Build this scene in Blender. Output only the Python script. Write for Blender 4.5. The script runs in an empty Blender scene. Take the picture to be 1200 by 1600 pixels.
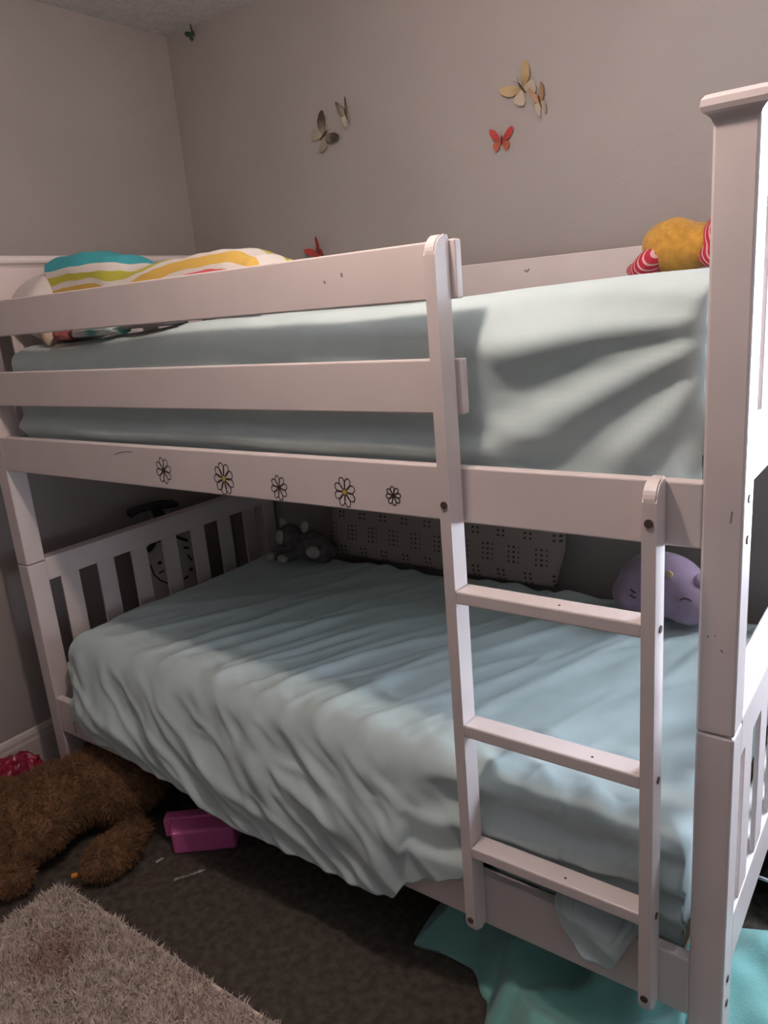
import bpy, bmesh, math, random
import numpy as np
from mathutils import Vector, Matrix, noise, Euler

# ------------------------------------------------------------------ camera
scene = bpy.context.scene
col = scene.collection
cam_d = bpy.data.cameras.new('camera')
cam = bpy.data.objects.new('camera', cam_d); col.objects.link(cam)
CR = Vector((0.80834877, 0.58303667, -0.08148931)); CU = Vector((-0.09041265, 0.2597298, 0.96143954)); CF = Vector((-0.5817197, 0.76981081, -0.26266616))
cm = Matrix.Identity(4)
for i in range(3):
    cm[i][0] = CR[i]; cm[i][1] = CU[i]; cm[i][2] = -CF[i]
cm[0][3], cm[1][3], cm[2][3] = 2.17000681, -1.09109249, 1.45034589
cam.matrix_world = cm
cam_d.sensor_fit = 'VERTICAL'; cam_d.sensor_height = 36.0
cam_d.lens = 1194.2379 / 1600.0 * 36.0
cam_d.clip_start = 0.02
scene.camera = cam

# ------------------------------------------------------------------ sky, exposure
SKY_COLOR = (0.75, 0.85, 1.0); SKY_STRENGTH = 41.0
LAMP_POS = (1.45, -0.33, 2.20); LAMP_COLOR = (1.0, 0.81, 0.71); LAMP_STRENGTH = 265.0
EXPOSURE = 0.08
world = bpy.data.worlds.new('daylight'); scene.world = world
world.use_nodes = True
bg = world.node_tree.nodes['Background']
bg.inputs[0].default_value = (*SKY_COLOR, 1); bg.inputs[1].default_value = SKY_STRENGTH
vs = scene.view_settings
vs.view_transform = 'Standard'; vs.look = 'None'; vs.gamma = 1.0; vs.use_curve_mapping = False
vs.exposure = EXPOSURE

# room
XL, XRW, YB, YF, ZC = -0.271, 3.90, 1.06, -4.6, 2.457
WIN = (2.10, 2.70, 0.75, 1.95)       # window opening in the back wall: x0,x1,z0,z1
ld = bpy.data.lights.new('window_portal', 'AREA'); ld.shape = 'RECTANGLE'; ld.size = WIN[1]-WIN[0]; ld.size_y = WIN[3]-WIN[2]
ld.cycles.is_portal = True
lo = bpy.data.objects.new('window_portal', ld); col.objects.link(lo)
lo.location = ((WIN[0]+WIN[1])/2, YB+0.10, (WIN[2]+WIN[3])/2)
lo.rotation_euler = (-math.pi/2, 0, 0)      # local -Z points into the room (-Y)

random.seed(7); rng = np.random.default_rng(7)

# ------------------------------------------------------------------ materials
MATS = {}
def mat(name, color, rough=0.6, noise_scale=None, noise_amt=0.12, bump=0.0, bump_scale=80.0, color2=None, sheen=0.0, spec=0.5, trans=0.0, sss=0.0, detail=4.0, alpha=1.0):
    if name in MATS: return MATS[name]
    m = bpy.data.materials.new(name); m.use_nodes = True
    nt = m.node_tree; b = nt.nodes['Principled BSDF']
    b.inputs['Roughness'].default_value = rough
    b.inputs['Specular IOR Level'].default_value = spec
    if sheen: b.inputs['Sheen Weight'].default_value = sheen
    if trans: b.inputs['Transmission Weight'].default_value = trans
    if alpha < 1: b.inputs['Alpha'].default_value = alpha
    tc = nt.nodes.new('ShaderNodeTexCoord')
    if noise_scale:
        n = nt.nodes.new('ShaderNodeTexNoise'); n.inputs['Scale'].default_value = noise_scale; n.inputs['Detail'].default_value = detail
        nt.links.new(tc.outputs['Object'], n.inputs['Vector'])
        r = nt.nodes.new('ShaderNodeValToRGB')
        c2 = color2 if color2 else tuple(max(0, c*(1-noise_amt*2)) for c in color)
        r.color_ramp.elements[0].position = 0.35; r.color_ramp.elements[1].position = 0.65
        r.color_ramp.elements[0].color = (*c2, 1); r.color_ramp.elements[1].color = (*color, 1)
        nt.links.new(n.outputs['Fac'], r.inputs['Fac']); nt.links.new(r.outputs['Color'], b.inputs['Base Color'])
    else:
        b.inputs['Base Color'].default_value = (*color, 1)
    if bump:
        n2 = nt.nodes.new('ShaderNodeTexNoise'); n2.inputs['Scale'].default_value = bump_scale; n2.inputs['Detail'].default_value = 5
        nt.links.new(tc.outputs['Object'], n2.inputs['Vector'])
        bp = nt.nodes.new('ShaderNodeBump'); bp.inputs['Strength'].default_value = bump; bp.inputs['Distance'].default_value = 0.01
        nt.links.new(n2.outputs['Fac'], bp.inputs['Height']); nt.links.new(bp.outputs['Normal'], b.inputs['Normal'])
    MATS[name] = m
    return m

M_WALL = mat('taupe_wall_paint', (0.43, 0.39, 0.37), 0.6, 3.0, 0.03, 0.12, 160, spec=0.35)
M_CEIL = mat('popcorn_ceiling_paint', (0.80, 0.78, 0.79), 0.9, 60, 0.08, 0.9, 120)
M_CARPET = mat('brown_grey_carpet', (0.205, 0.168, 0.14), 1.0, 45, 0.2, 1.0, 420, spec=0.1)
M_TRIM = mat('white_trim_paint', (0.70, 0.64, 0.60), 0.45, 6, 0.04)
M_WOOD = mat('white_painted_wood', (0.80, 0.70, 0.68), 0.38, 7, 0.025, 0.04, 30)
M_SLAT = mat('raw_pine', (0.55, 0.40, 0.25), 0.6, 9, 0.15)
M_BOLT = mat('bronze_bolt', (0.10, 0.065, 0.05), 0.45)
M_PEN = mat('dark_brown_ink', (0.045, 0.02, 0.02), 0.7)
M_YEL = mat('yellow_ink', (0.62, 0.42, 0.07), 0.7)
M_SCUFF = mat('scuff', (0.33, 0.25, 0.24), 0.8)
M_SHEET = mat('pale_aqua_cotton', (0.58, 0.695, 0.695), 0.9, 14, 0.03, 0.05, 300, sheen=0.15, spec=0.2)
M_RUG = mat('cream_shag', (0.60, 0.49, 0.43), 1.0, 14, 0.12, spec=0.1)
M_BEAR = mat('brown_plush_fur', (0.30, 0.155, 0.080), 1.0, 30, 0.2, spec=0.1, sheen=0.1)

# ------------------------------------------------------------------ object helpers
def mesh_obj(name, verts, faces, m, parent=None, smooth=False):
    me = bpy.data.meshes.new(name); me.from_pydata([tuple(v) for v in verts], [], faces); me.update()
    me.materials.append(m)
    if smooth: me.polygons.foreach_set('use_smooth', [True]*len(me.polygons))
    o = bpy.data.objects.new(name, me); col.objects.link(o)
    if parent is not None: o.parent = parent
    return o
def bm_obj(name, bm, m, parent=None, smooth=False):
    bmesh.ops.recalc_face_normals(bm, faces=bm.faces)
    me = bpy.data.meshes.new(name); bm.to_mesh(me); bm.free(); me.materials.append(m)
    if smooth: me.polygons.foreach_set('use_smooth', [True]*len(me.polygons))
    o = bpy.data.objects.new(name, me); col.objects.link(o)
    if parent is not None: o.parent = parent
    return o
def thing(name, label, cat, loc=(0, 0, 0), rot=(0, 0, 0), group=None):
    o = bpy.data.objects.new(name, None); col.objects.link(o); o.empty_display_size = 0.05
    o.location = loc; o.rotation_euler = rot
    return tag(o, label, cat, group)
def tag(o, label, cat, group=None):
    o['label'] = label; o['category'] = cat
    if group: o['group'] = group
    return o
def struct(o):
    o['kind'] = 'structure'; return o
def bm_box(bm, a, b, bevel=0.0, seg=2):
    r = bmesh.ops.create_cube(bm, size=1.0)
    vs_ = r['verts']
    for v in vs_:
        v.co = Vector(((a[0]+b[0])/2 + v.co.x*(b[0]-a[0]), (a[1]+b[1])/2 + v.co.y*(b[1]-a[1]), (a[2]+b[2])/2 + v.co.z*(b[2]-a[2])))
    if bevel:
        es = list({e for v in vs_ for e in v.link_edges})
        bmesh.ops.bevel(bm, geom=es, offset=bevel, segments=seg, affect='EDGES', profile=0.5)
def box(name, a, b, m, parent=None, bevel=0.003, seg=2):
    bm = bmesh.new(); bm_box(bm, a, b, bevel, seg); return bm_obj(name, bm, m, parent)
def prism(name, outline, axis, lo_, hi_, m, parent=None, bevel=0.0):
    """outline of 2-D points extruded along axis 'x','y' or 'z'"""
    def P(p, t):
        return {'x': (t, p[0], p[1]), 'y': (p[0], t, p[1]), 'z': (p[0], p[1], t)}[axis]
    bm = bmesh.new()
    a = [bm.verts.new(P(p, lo_)) for p in outline]; b = [bm.verts.new(P(p, hi_)) for p in outline]
    n = len(outline)
    bm.faces.new(a); bm.faces.new(b[::-1])
    for i in range(n): bm.faces.new((a[i], b[i], b[(i+1) % n], a[(i+1) % n]))
    if bevel:
        es = [e for e in bm.edges if (e.verts[0].co-e.verts[1].co).length > 0]
        caps = [e for e in es if all(len(f.verts) != n or n == 4 for f in e.link_faces) is False]
        bmesh.ops.bevel(bm, geom=caps, offset=bevel, segments=2, affect='EDGES')
    return bm_obj(name, bm, m, parent)
def disc(name, c, nrm, r, depth, m, parent=None, seg=16, r2=None):
    bm = bmesh.new()
    bmesh.ops.create_cone(bm, cap_ends=True, segments=seg, radius1=r, radius2=r if r2 is None else r2, depth=depth)
    q = Vector((0, 0, 1)).rotation_difference(Vector(nrm).normalized())
    bmesh.ops.transform(bm, matrix=Matrix.Translation(Vector(c)) @ q.to_matrix().to_4x4(), verts=bm.verts)
    return bm_obj(name, bm, m, parent)
def ellipsoid(bm, c, r, rot=None, seg=20):
    M = Matrix.Translation(Vector(c)) @ (Euler(rot).to_matrix().to_4x4() if rot else Matrix.Identity(4)) @ Matrix.Diagonal((*r, 1))
    bmesh.ops.create_uvsphere(bm, u_segments=seg, v_segments=max(8, seg*2//3), radius=1.0, matrix=M)
def ell(name, c, r, m, parent=None, rot=None, seg=20):
    bm = bmesh.new(); ellipsoid(bm, c, r, rot, seg); return bm_obj(name, bm, m, parent, True)
def tube_bm(bm, pts, r, seg=8, closed=False):
    pts = [Vector(p) for p in pts]; rings = []; n = len(pts)
    for i, p in enumerate(pts):
        if closed: t = pts[(i+1) % n]-pts[i-1]
        else: t = pts[min(i+1, n-1)]-pts[max(i-1, 0)]
        t.normalize(); up = Vector((0, 0, 1)) if abs(t.z) < 0.9 else Vector((1, 0, 0))
        u = t.cross(up).normalized(); w = t.cross(u)
        rr = r[i] if isinstance(r, (list, tuple)) else r
        rings.append([bm.verts.new(p+(u*math.cos(2*math.pi*k/seg)+w*math.sin(2*math.pi*k/seg))*rr) for k in range(seg)])
    for i in range(n if closed else n-1):
        A, B = rings[i], rings[(i+1) % n]
        for k in range(seg): bm.faces.new((A[k], A[(k+1) % seg], B[(k+1) % seg], B[k]))
    if not closed: bm.faces.new(rings[0][::-1]); bm.faces.new(rings[-1])
def tube(name, pts, r, m, parent=None, seg=8, closed=False):
    bm = bmesh.new(); tube_bm(bm, pts, r, seg, closed); return bm_obj(name, bm, m, parent, True)
def grid(name, nu, nv, fn, m, parent=None, attr=None):
    """closed-free surface (u,v in 0..1)"""
    V = []; A = []
    for j in range(nv+1):
        for i in range(nu+1):
            p = fn(i/nu, j/nv)
            V.append(p[:3])
            if attr: A.append(p[3])
    F = [(j*(nu+1)+i, j*(nu+1)+i+1, (j+1)*(nu+1)+i+1, (j+1)*(nu+1)+i) for j in range(nv) for i in range(nu)]
    o = mesh_obj(name, V, F, m, parent, True)
    if attr:
        at = o.data.attributes.new(attr, 'FLOAT', 'POINT'); at.data.foreach_set('value', A)
    return o
def thicken(o, t, offset=-1.0):
    md = o.modifiers.new('thickness', 'SOLIDIFY'); md.thickness = t; md.offset = offset
    return o
def fuse(name, bm, m, voxel, parent=None, smooth_it=6):
    """union of overlapping closed shapes into one continuous skin"""
    me = bpy.data.meshes.new(name+'_raw'); bm.to_mesh(me); bm.free()
    t = bpy.data.objects.new(name+'_raw', me); col.objects.link(t)
    r = t.modifiers.new('r', 'REMESH'); r.mode = 'VOXEL'; r.voxel_size = voxel
    s = t.modifiers.new('s', 'SMOOTH'); s.iterations = smooth_it; s.factor = 0.5
    dg = bpy.context.evaluated_depsgraph_get(); dg.update()
    me2 = bpy.data.meshes.new_from_object(t.evaluated_get(dg)); me2.name = name
    bpy.data.objects.remove(t); bpy.data.meshes.remove(me)
    me2.materials.clear(); me2.materials.append(m)
    me2.polygons.foreach_set('use_smooth', [True]*len(me2.polygons))
    o = bpy.data.objects.new(name, me2); col.objects.link(o)
    if parent is not None: o.parent = parent
    return o
def tufts(name, P, N, length, width, m, parent, lean=0.5, droop=0.0):
    """P,N arrays of roots and normals -> bent two-segment blades, one mesh"""
    n = len(P)
    d = rng.normal(size=(n, 3)); d = N + lean*d; d /= np.linalg.norm(d, axis=1)[:, None]
    L = length*(0.6+0.8*rng.random(n))[:, None]
    side = np.cross(d, rng.normal(size=(n, 3))); side /= np.linalg.norm(side, axis=1)[:, None]
    W = width*(0.7+0.6*rng.random(n))[:, None]
    mid = P+d*L*0.55
    d2 = d + 0.5*lean*rng.normal(size=(n, 3)); d2[:, 2] -= droop; d2 /= np.linalg.norm(d2, axis=1)[:, None]
    tip = mid+d2*L*0.5
    V = np.empty((n, 5, 3)); V[:, 0] = P-side*W; V[:, 1] = P+side*W; V[:, 2] = mid+side*W*0.8; V[:, 3] = mid-side*W*0.8; V[:, 4] = tip
    me = bpy.data.meshes.new(name)
    me.vertices.add(n*5); me.vertices.foreach_set('co', V.reshape(-1))
    base = (np.arange(n)*5)[:, None]
    T = np.concatenate([base+np.array([0, 1, 2]), base+np.array([0, 2, 3]), base+np.array([3, 2, 4])], axis=1).reshape(-1)
    me.loops.add(len(T)); me.loops.foreach_set('vertex_index', T.astype(np.int32))
    np_ = n*3; me.polygons.add(np_); me.polygons.foreach_set('loop_start', np.arange(np_, dtype=np.int32)*3)
    me.update(calc_edges=True); me.materials.append(m)
    o = bpy.data.objects.new(name, me); col.objects.link(o); o.parent = parent; o['kind'] = 'stuff'
    return o
def sample_surface(o, n):
    me = o.data; me.calc_loop_triangles()
    nv = len(me.vertices); co = np.empty(nv*3); me.vertices.foreach_get('co', co); co = co.reshape(-1, 3)
    t = np.empty(len(me.loop_triangles)*3, dtype=np.int32); me.loop_triangles.foreach_get('vertices', t); t = t.reshape(-1, 3)
    a, b, c = co[t[:, 0]], co[t[:, 1]], co[t[:, 2]]
    nn = np.cross(b-a, c-a); ar = np.linalg.norm(nn, axis=1); k = rng.choice(len(t), n, p=ar/ar.sum())
    r1 = np.sqrt(rng.random(n))[:, None]; r2 = rng.random(n)[:, None]
    return a[k]*(1-r1)+b[k]*r1*(1-r2)+c[k]*r1*r2, nn[k]/ar[k][:, None]
def sstep(a, b, x):
    t = min(1.0, max(0.0, (x-a)/(b-a))); return t*t*(3-2*t)
def interp(x, pts):
    if x <= pts[0][0]: return pts[0][1]
    for (a, va), (b, vb) in zip(pts, pts[1:]):
        if x <= b: return va+(vb-va)*sstep(a, b, x)
    return pts[-1][1]
def N3(x, y, z=0.0): return noise.noise(Vector((x, y, z)))
def ridge(x, y, z=0.0): return 1.0-2.0*(math.sqrt(noise.noise(Vector((x, y, z)))**2+0.004)-0.02)

# ------------------------------------------------------------------ room shell
T = 0.12
struct(box('floor', (XL-T, YF-T, -0.12), (XRW+T, YB+T, 0.0), M_CARPET, bevel=0))
struct(box('ceiling', (XL-T, YF-T, ZC), (XRW+T, YB+T, ZC+0.12), M_CEIL, bevel=0))
struct(box('wall_left', (XL-T, YF-T, 0), (XL, YB+T, ZC), M_WALL, bevel=0))
struct(box('wall_right', (XRW, YF-T, 0), (XRW+T, YB+T, ZC), M_WALL, bevel=0))
struct(box('wall_front', (XL, YF-T, 0), (XRW, YF, ZC), M_WALL, bevel=0))
def wall_back():
    x0, x1, z0, z1 = WIN
    bm = bmesh.new()
    y0, y1 = YB, YB+T
    xs = (XL, x0, x1, XRW); zs = (0, z0, z1, ZC)
    V = {}
    for yy in (y0, y1):
        for i, x in enumerate(xs):
            for k, z in enumerate(zs): V[(yy, i, k)] = bm.verts.new((x, yy, z))
    for yy in (y0, y1):
        for i in range(3):
            for k in range(3):
                if (i, k) != (1, 1): bm.faces.new((V[(yy, i, k)], V[(yy, i+1, k)], V[(yy, i+1, k+1)], V[(yy, i, k+1)]))
    ring = [(1, 1), (2, 1), (2, 2), (1, 2)]
    for q in range(4):
        p, r = ring[q], ring[(q+1) % 4]; bm.faces.new((V[(y0, *p)], V[(y0, *r)], V[(y1, *r)], V[(y1, *p)]))
    struct(bm_obj('wall_back', bm, M_WALL))
    # window: frame, sill, meeting rail, panes
    w = bpy.data.objects.new('window_1', None); col.objects.link(w); struct(w)
    f = 0.04
    box('frame', (x0, y0-0.012, z0), (x0+f, y1, z1), M_TRIM, w); box('frame', (x1-f, y0-0.012, z0), (x1, y1, z1), M_TRIM, w)
    box('frame', (x0, y0-0.012, z1-f), (x1, y1, z1), M_TRIM, w); box('sill', (x0-0.03, y0-0.05, z0-0.01), (x1+0.03, y1, z0+0.02), M_TRIM, w)
    zm = (z0+z1)/2
    box('meeting_rail', (x0+f, y0+0.04, zm-0.02), (x1-f, y0+0.08, zm+0.02), M_TRIM, w)
    g = bpy.data.materials.new('window_glass'); g.use_nodes = True; nt = g.node_tree
    tr = nt.nodes.new('ShaderNodeBsdfTransparent'); gl = nt.nodes.new('ShaderNodeBsdfGlossy'); gl.inputs['Roughness'].default_value = 0.02
    mx = nt.nodes.new('ShaderNodeMixShader'); mx.inputs[0].default_value = 0.06
    nt.links.new(tr.outputs[0], mx.inputs[1]); nt.links.new(gl.outputs[0], mx.inputs[2]); nt.links.new(mx.outputs[0], nt.nodes['Material Output'].inputs[0])
    for a, b in ((z0+0.02, zm-0.02), (zm+0.02, z1-f)):
        box('pane', (x0+f, y0+0.058, a), (x1-f, y0+0.062, b), g, w, bevel=0)
wall_back()
def baseboard(name, pts_out, axis, lo_, hi_):
    struct(prism(name, pts_out, axis, lo_, hi_, M_TRIM))
bbp = [(0, 0), (0.014, 0), (0.014, 0.105), (0.011, 0.115), (0.011, 0.128), (0.006, 0.14), (0, 0.145)]
baseboard('baseboard_left', [(XL+a, z) for a, z in bbp], 'y', YF, YB)
baseboard('baseboard_back', [(YB-a, z) for a, z in bbp], 'x', XL+0.014, XRW)

# ceiling lamp: base plate and bare bulb
t = thing('ceiling_lamp', 'white ceiling lamp holder with a glowing round bulb', 'lamp', (LAMP_POS[0], LAMP_POS[1], ZC))
disc('base_plate', (0, 0, -0.012), (0, 0, 1), 0.075, 0.024, M_TRIM, t, 28, 0.085)
disc('socket', (0, 0, -0.105), (0, 0, 1), 0.024, 0.19, M_TRIM, t, 20)
em = bpy.data.materials.new('bulb_glow'); em.use_nodes = True
eb = em.node_tree.nodes['Principled BSDF']; eb.inputs['Emission Color'].default_value = (*LAMP_COLOR, 1); eb.inputs['Emission Strength'].default_value = LAMP_STRENGTH
ell('bulb', (0, 0, LAMP_POS[2]-ZC), (0.05, 0.05, 0.056), em, t, seg=24)

# ------------------------------------------------------------------ bunk bed
LX = 1.905; PW = 0.055; PD = 0.06; WB = 0.985; PB = WB+PD        # inner length, post width/depth, back posts
bed = thing('bunk_bed', 'white painted wooden bunk bed with ladder and slatted ends', 'bunk bed', (0, 0, 0))
for x0 in (-PW, LX):
    for y0 in (0.0, WB):
        box('lower_post', (x0, y0, 0), (x0+PW, y0+PD, 0.7815), M_WOOD, bed, 0.004)
        box('upper_post', (x0, y0, 0.7835), (x0+PW, y0+PD, 1.637), M_WOOD, bed, 0.004)
    # moulded cap running along the end
    xa, xb = x0, x0+PW
    prof = [(0.0, 1.632), (-0.002, 1.637), (-0.006, 1.641), (-0.011, 1.644), (-0.013, 1.650), (-0.012, 1.658), (-0.008, 1.663), (0.0, 1.665)]
    out = [(xa+a, z) for a, z in prof] + [(xb-a, z) for a, z in prof[::-1]]
    bm = bmesh.new()
    n = len(out); rings = []
    def ringv(y, ins): return [bm.verts.new((min(max(p[0], xa-0.013+ins), xb+0.013-ins), y, p[1])) for p in out]
    ext = [p[0] for p in prof] + [p[0] for p in prof[::-1]]
    fr = [bm.verts.new((p[0], e, p[1])) for p, e in zip(out, ext)]
    bk = [bm.verts.new((p[0], PB-e, p[1])) for p, e in zip(out, ext)]
    for i in range(n-1): bm.faces.new((fr[i], bk[i], bk[i+1], fr[i+1]))
    h = n//2
    for i in range(h-1):
        bm.faces.new((fr[i], fr[i+1], fr[n-2-i], fr[n-1-i])); bm.faces.new((bk[i+1], bk[i], bk[n-1-i], bk[n-2-i]))
    bm.faces.new((fr[0], fr[n-1], bk[n-1], bk[0]))
    bm_obj('cap_rail', bm, M_WOOD, bed)
    # end panels
    ex0, ex1 = (x0+0.012, x0+0.045)
    for (zb0, zb1, zt0, zt1, nm) in ((0.322, 0.420, 0.718, 0.789, 'lower'), (1.165, 1.262, 1.545, 1.634, 'upper')):
        box('end_rail', (x0+0.006, PD-0.002, zb0), (x0+PW-0.0005, WB+0.002, zb1), M_WOOD, bed)
        box('end_rail', (x0+0.006, PD-0.002, zt0), (x0+PW-0.0005, WB+0.002, zt1), M_WOOD, bed)
        for k in range(7):
            y = 0.0995+k*0.1294
            box('slat', (x0+PW-0.010, y, zb1-0.004), (x0+PW-0.002, y+0.062, zt0+0.004), M_WOOD, bed, 0.0015)
RT = 0.024
rails = {}
box('lower_rail', (-0.001, 0.0, 0.231), (LX+0.001, RT, 0.3465), M_WOOD, bed)
rail = box('upper_rail', (-0.001, 0.0, 1.075), (LX+0.001, RT, 1.1725), M_WOOD, bed)
box('lower_rail', (-0.001, PB-RT, 0.231), (LX+0.001, PB, 0.3465), M_WOOD, bed)
box('upper_rail', (-0.001, PB-RT, 1.075), (LX+0.001, PB, 1.1725), M_WOOD, bed)
box('guard_board', (-0.001, 0.0, 1.448), (1.5275, 0.02, 1.539), M_WOOD, bed)
box('guard_board', (-0.001, 0.0, 1.2625), (1.5275, 0.02, 1.354), M_WOOD, bed)
box('guard_board', (-0.001, WB+0.002, 1.448), (LX+0.001, WB+0.022, 1.539), M_WOOD, bed)
box('guard_board', (-0.001, WB+0.002, 1.2625), (LX+0.001, WB+0.022, 1.354), M_WOOD, bed)
for k in range(13):
    x = 0.06+k*0.145
    box('bed_slat', (x, RT, 1.085), (x+0.07, PB-RT, 1.098), M_SLAT, bed, 0)
    box('bed_slat', (x, RT, 0.245), (x+0.07, PB-RT, 0.258), M_SLAT, bed, 0)

# ladder
ladder = bpy.data.objects.new('ladder', None); col.objects.link(ladder); ladder.parent = bed
def ladder_rail(x0, x1, z0, z1):
    y0, y1 = -0.045, -0.0005; r = 0.03
    out = []
    # outline in (y,z): front top corner rounded, front bottom corner cut round
    for k in range(9):
        a = math.pi/2*k/8; out.append((y0+r-r*math.cos(a), z1-r+r*math.sin(a)))
    out += [(y1, z1), (y1, z0+0.0)]
    r2 = 0.022
    for k in range(7):
        a = math.pi/2*k/6; out.append((y0+r2-r2*math.sin(a), z0+r2-r2*math.cos(a)))
    bm = bmesh.new(); n = len(out)
    A = [bm.verts.new((x0, p[0], p[1])) for p in out]; B = [bm.verts.new((x1, p[0], p[1])) for p in out]
    fa = bm.faces.new(A); fb = bm.faces.new(B[::-1])
    for i in range(n): bm.faces.new((A[i], B[i], B[(i+1) % n], A[(i+1) % n]))
    es = list(fa.edges)+list(fb.edges)
    bmesh.ops.bevel(bm, geom=es, offset=0.0025, segments=2, affect='EDGES')
    return bm_obj('ladder_rail', bm, M_WOOD, ladder)
ladder_rail(1.4966, 1.5177, 0.240, 1.546)
ladder_rail(1.8350, 1.8560, 0.240, 1.180)
for z0, z1 in ((0.940, 0.964), (0.680, 0.7046), (0.4195, 0.443)):
    box('rung', (1.5170, -0.0435, z0), (1.8356, -0.001, z1), M_WOOD, ladder, 0.003)
def bolt(c, nrm, parent, r=0.0065):
    o = disc('bolt', c, nrm, r, 0.003, M_BOLT, parent, 16)
    q = Vector(nrm)*0.0017
    return o
for c in ((1.5065, -0.0455, 1.117), (1.8455, -0.0455, 1.120), (1.5075, -0.0455, 0.272), (1.8455, -0.0455, 0.274)): bolt(c, (0, -1, 0), ladder)
for z in (0.950, 0.691, 0.431): bolt((1.8562, -0.02, z), (1, 0, 0), ladder, 0.006)
for z in (1.147, 1.087, 0.313, 0.262): bolt((LX+PW+0.0003, 0.030, z), (1, 0, 0), bed, 0.0065)
# screw holes in the rungs
for x, z in ((1.70, 0.9642), (1.752, 0.7048), (1.70, 0.4432)):
    disc('screw_hole', (x, -0.028, z), (0, 0, 1), 0.0022, 0.0006, M_PEN, ladder, 10)

# drawn daisies on the upper rail
def ribbon(bm, pts, w, y, closed):
    n = len(pts); V = []
    for i in range(n):
        a = pts[(i-1) % n if closed else max(i-1, 0)]; b = pts[(i+1) % n if closed else min(i+1, n-1)]
        t = Vector((b[0]-a[0], b[1]-a[1])); t.normalize(); nn = Vector((-t.y, t.x))
        p = Vector(pts[i])
        V.append((bm.verts.new((p.x+nn.x*w, y, p.y+nn.y*w)), bm.verts.new((p.x-nn.x*w, y, p.y-nn.y*w))))
    for i in range(n if closed else n-1):
        a, b = V[i], V[(i+1) % n]; bm.faces.new((a[0], b[0], b[1], a[1]))
def daisy(x, z, rx, rz, n, yellow, a0):
    bm = bmesh.new()
    for k in range(n):
        a = a0+2*math.pi*k/n; pts = []
        for j in range(14):
            tt = 2*math.pi*j/14
            # egg-shaped petal pointing outwards
            rad = 0.60+0.40*math.cos(tt); lat = 0.27*math.sin(tt)*(0.65+0.45*rad)
            pts.append((x+rx*(rad*math.cos(a)-lat*math.sin(a)), z+rz*(rad*math.sin(a)+lat*math.cos(a))))
        ribbon(bm, pts, 0.0011, -0.0004, True)
    o = bm_obj('daisy_drawing', bm, M_PEN, rail); o['label'] = 'daisy outline drawn in dark ink' + (' with yellow centre' if yellow else '')
    disc('daisy_centre', (x, -0.0005, z), (0, -1, 0), rx*(0.20 if yellow else 0.17), 0.0004, M_YEL if yellow else M_PEN, rail, 12)
daisy(0.718, 1.119, 0.0265, 0.031, 8, False, 0.2)
daisy(0.920, 1.113, 0.030, 0.036, 9, True, 0.35)
daisy(1.083, 1.105, 0.0225, 0.026, 8, False, 0.15)
daisy(1.256, 1.109, 0.0255, 0.030, 8, True, 0.3)
daisy(1.370, 1.111, 0.0165, 0.018, 8, False, 0.1)
bm = bmesh.new(); ribbon(bm, [(0.540, 1.148), (0.556, 1.1535), (0.58, 1.157), (0.61, 1.1585)], 0.0009, -0.0004, False)
bm_obj('pen_stroke', bm, mat('purple_pen', (0.16, 0.10, 0.20), 0.7), rail)
# scuffs on the wood
def scuff(pts, w, nrm_y, parent):
    bm = bmesh.new(); ribbon(bm, pts, w, nrm_y, False); bm_obj('scuff_mark', bm, M_SCUFF, parent)
scuff([(1.296, 1.507), (1.298, 1.500)], 0.0025, -0.0003, bed); scuff([(1.255, 1.497), (1.259, 1.492)], 0.002, -0.0003, bed)
scuff([(1.945, 1.135), (1.9435, 1.118)], 0.0012, -0.0003, bed); scuff([(1.9365, 0.925), (1.940, 0.921)], 0.0012, -0.0003, bed)
scuff([(1.918, 0.944), (1.920, 0.941)], 0.001, -0.0003, bed); scuff([(1.928, 0.946), (1.9295, 0.944)], 0.001, -0.0003, bed)
scuff([(1.17, 1.508), (1.177, 1.503), (1.185, 1.510)], 0.003, WB+0.0016, bed)

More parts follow.
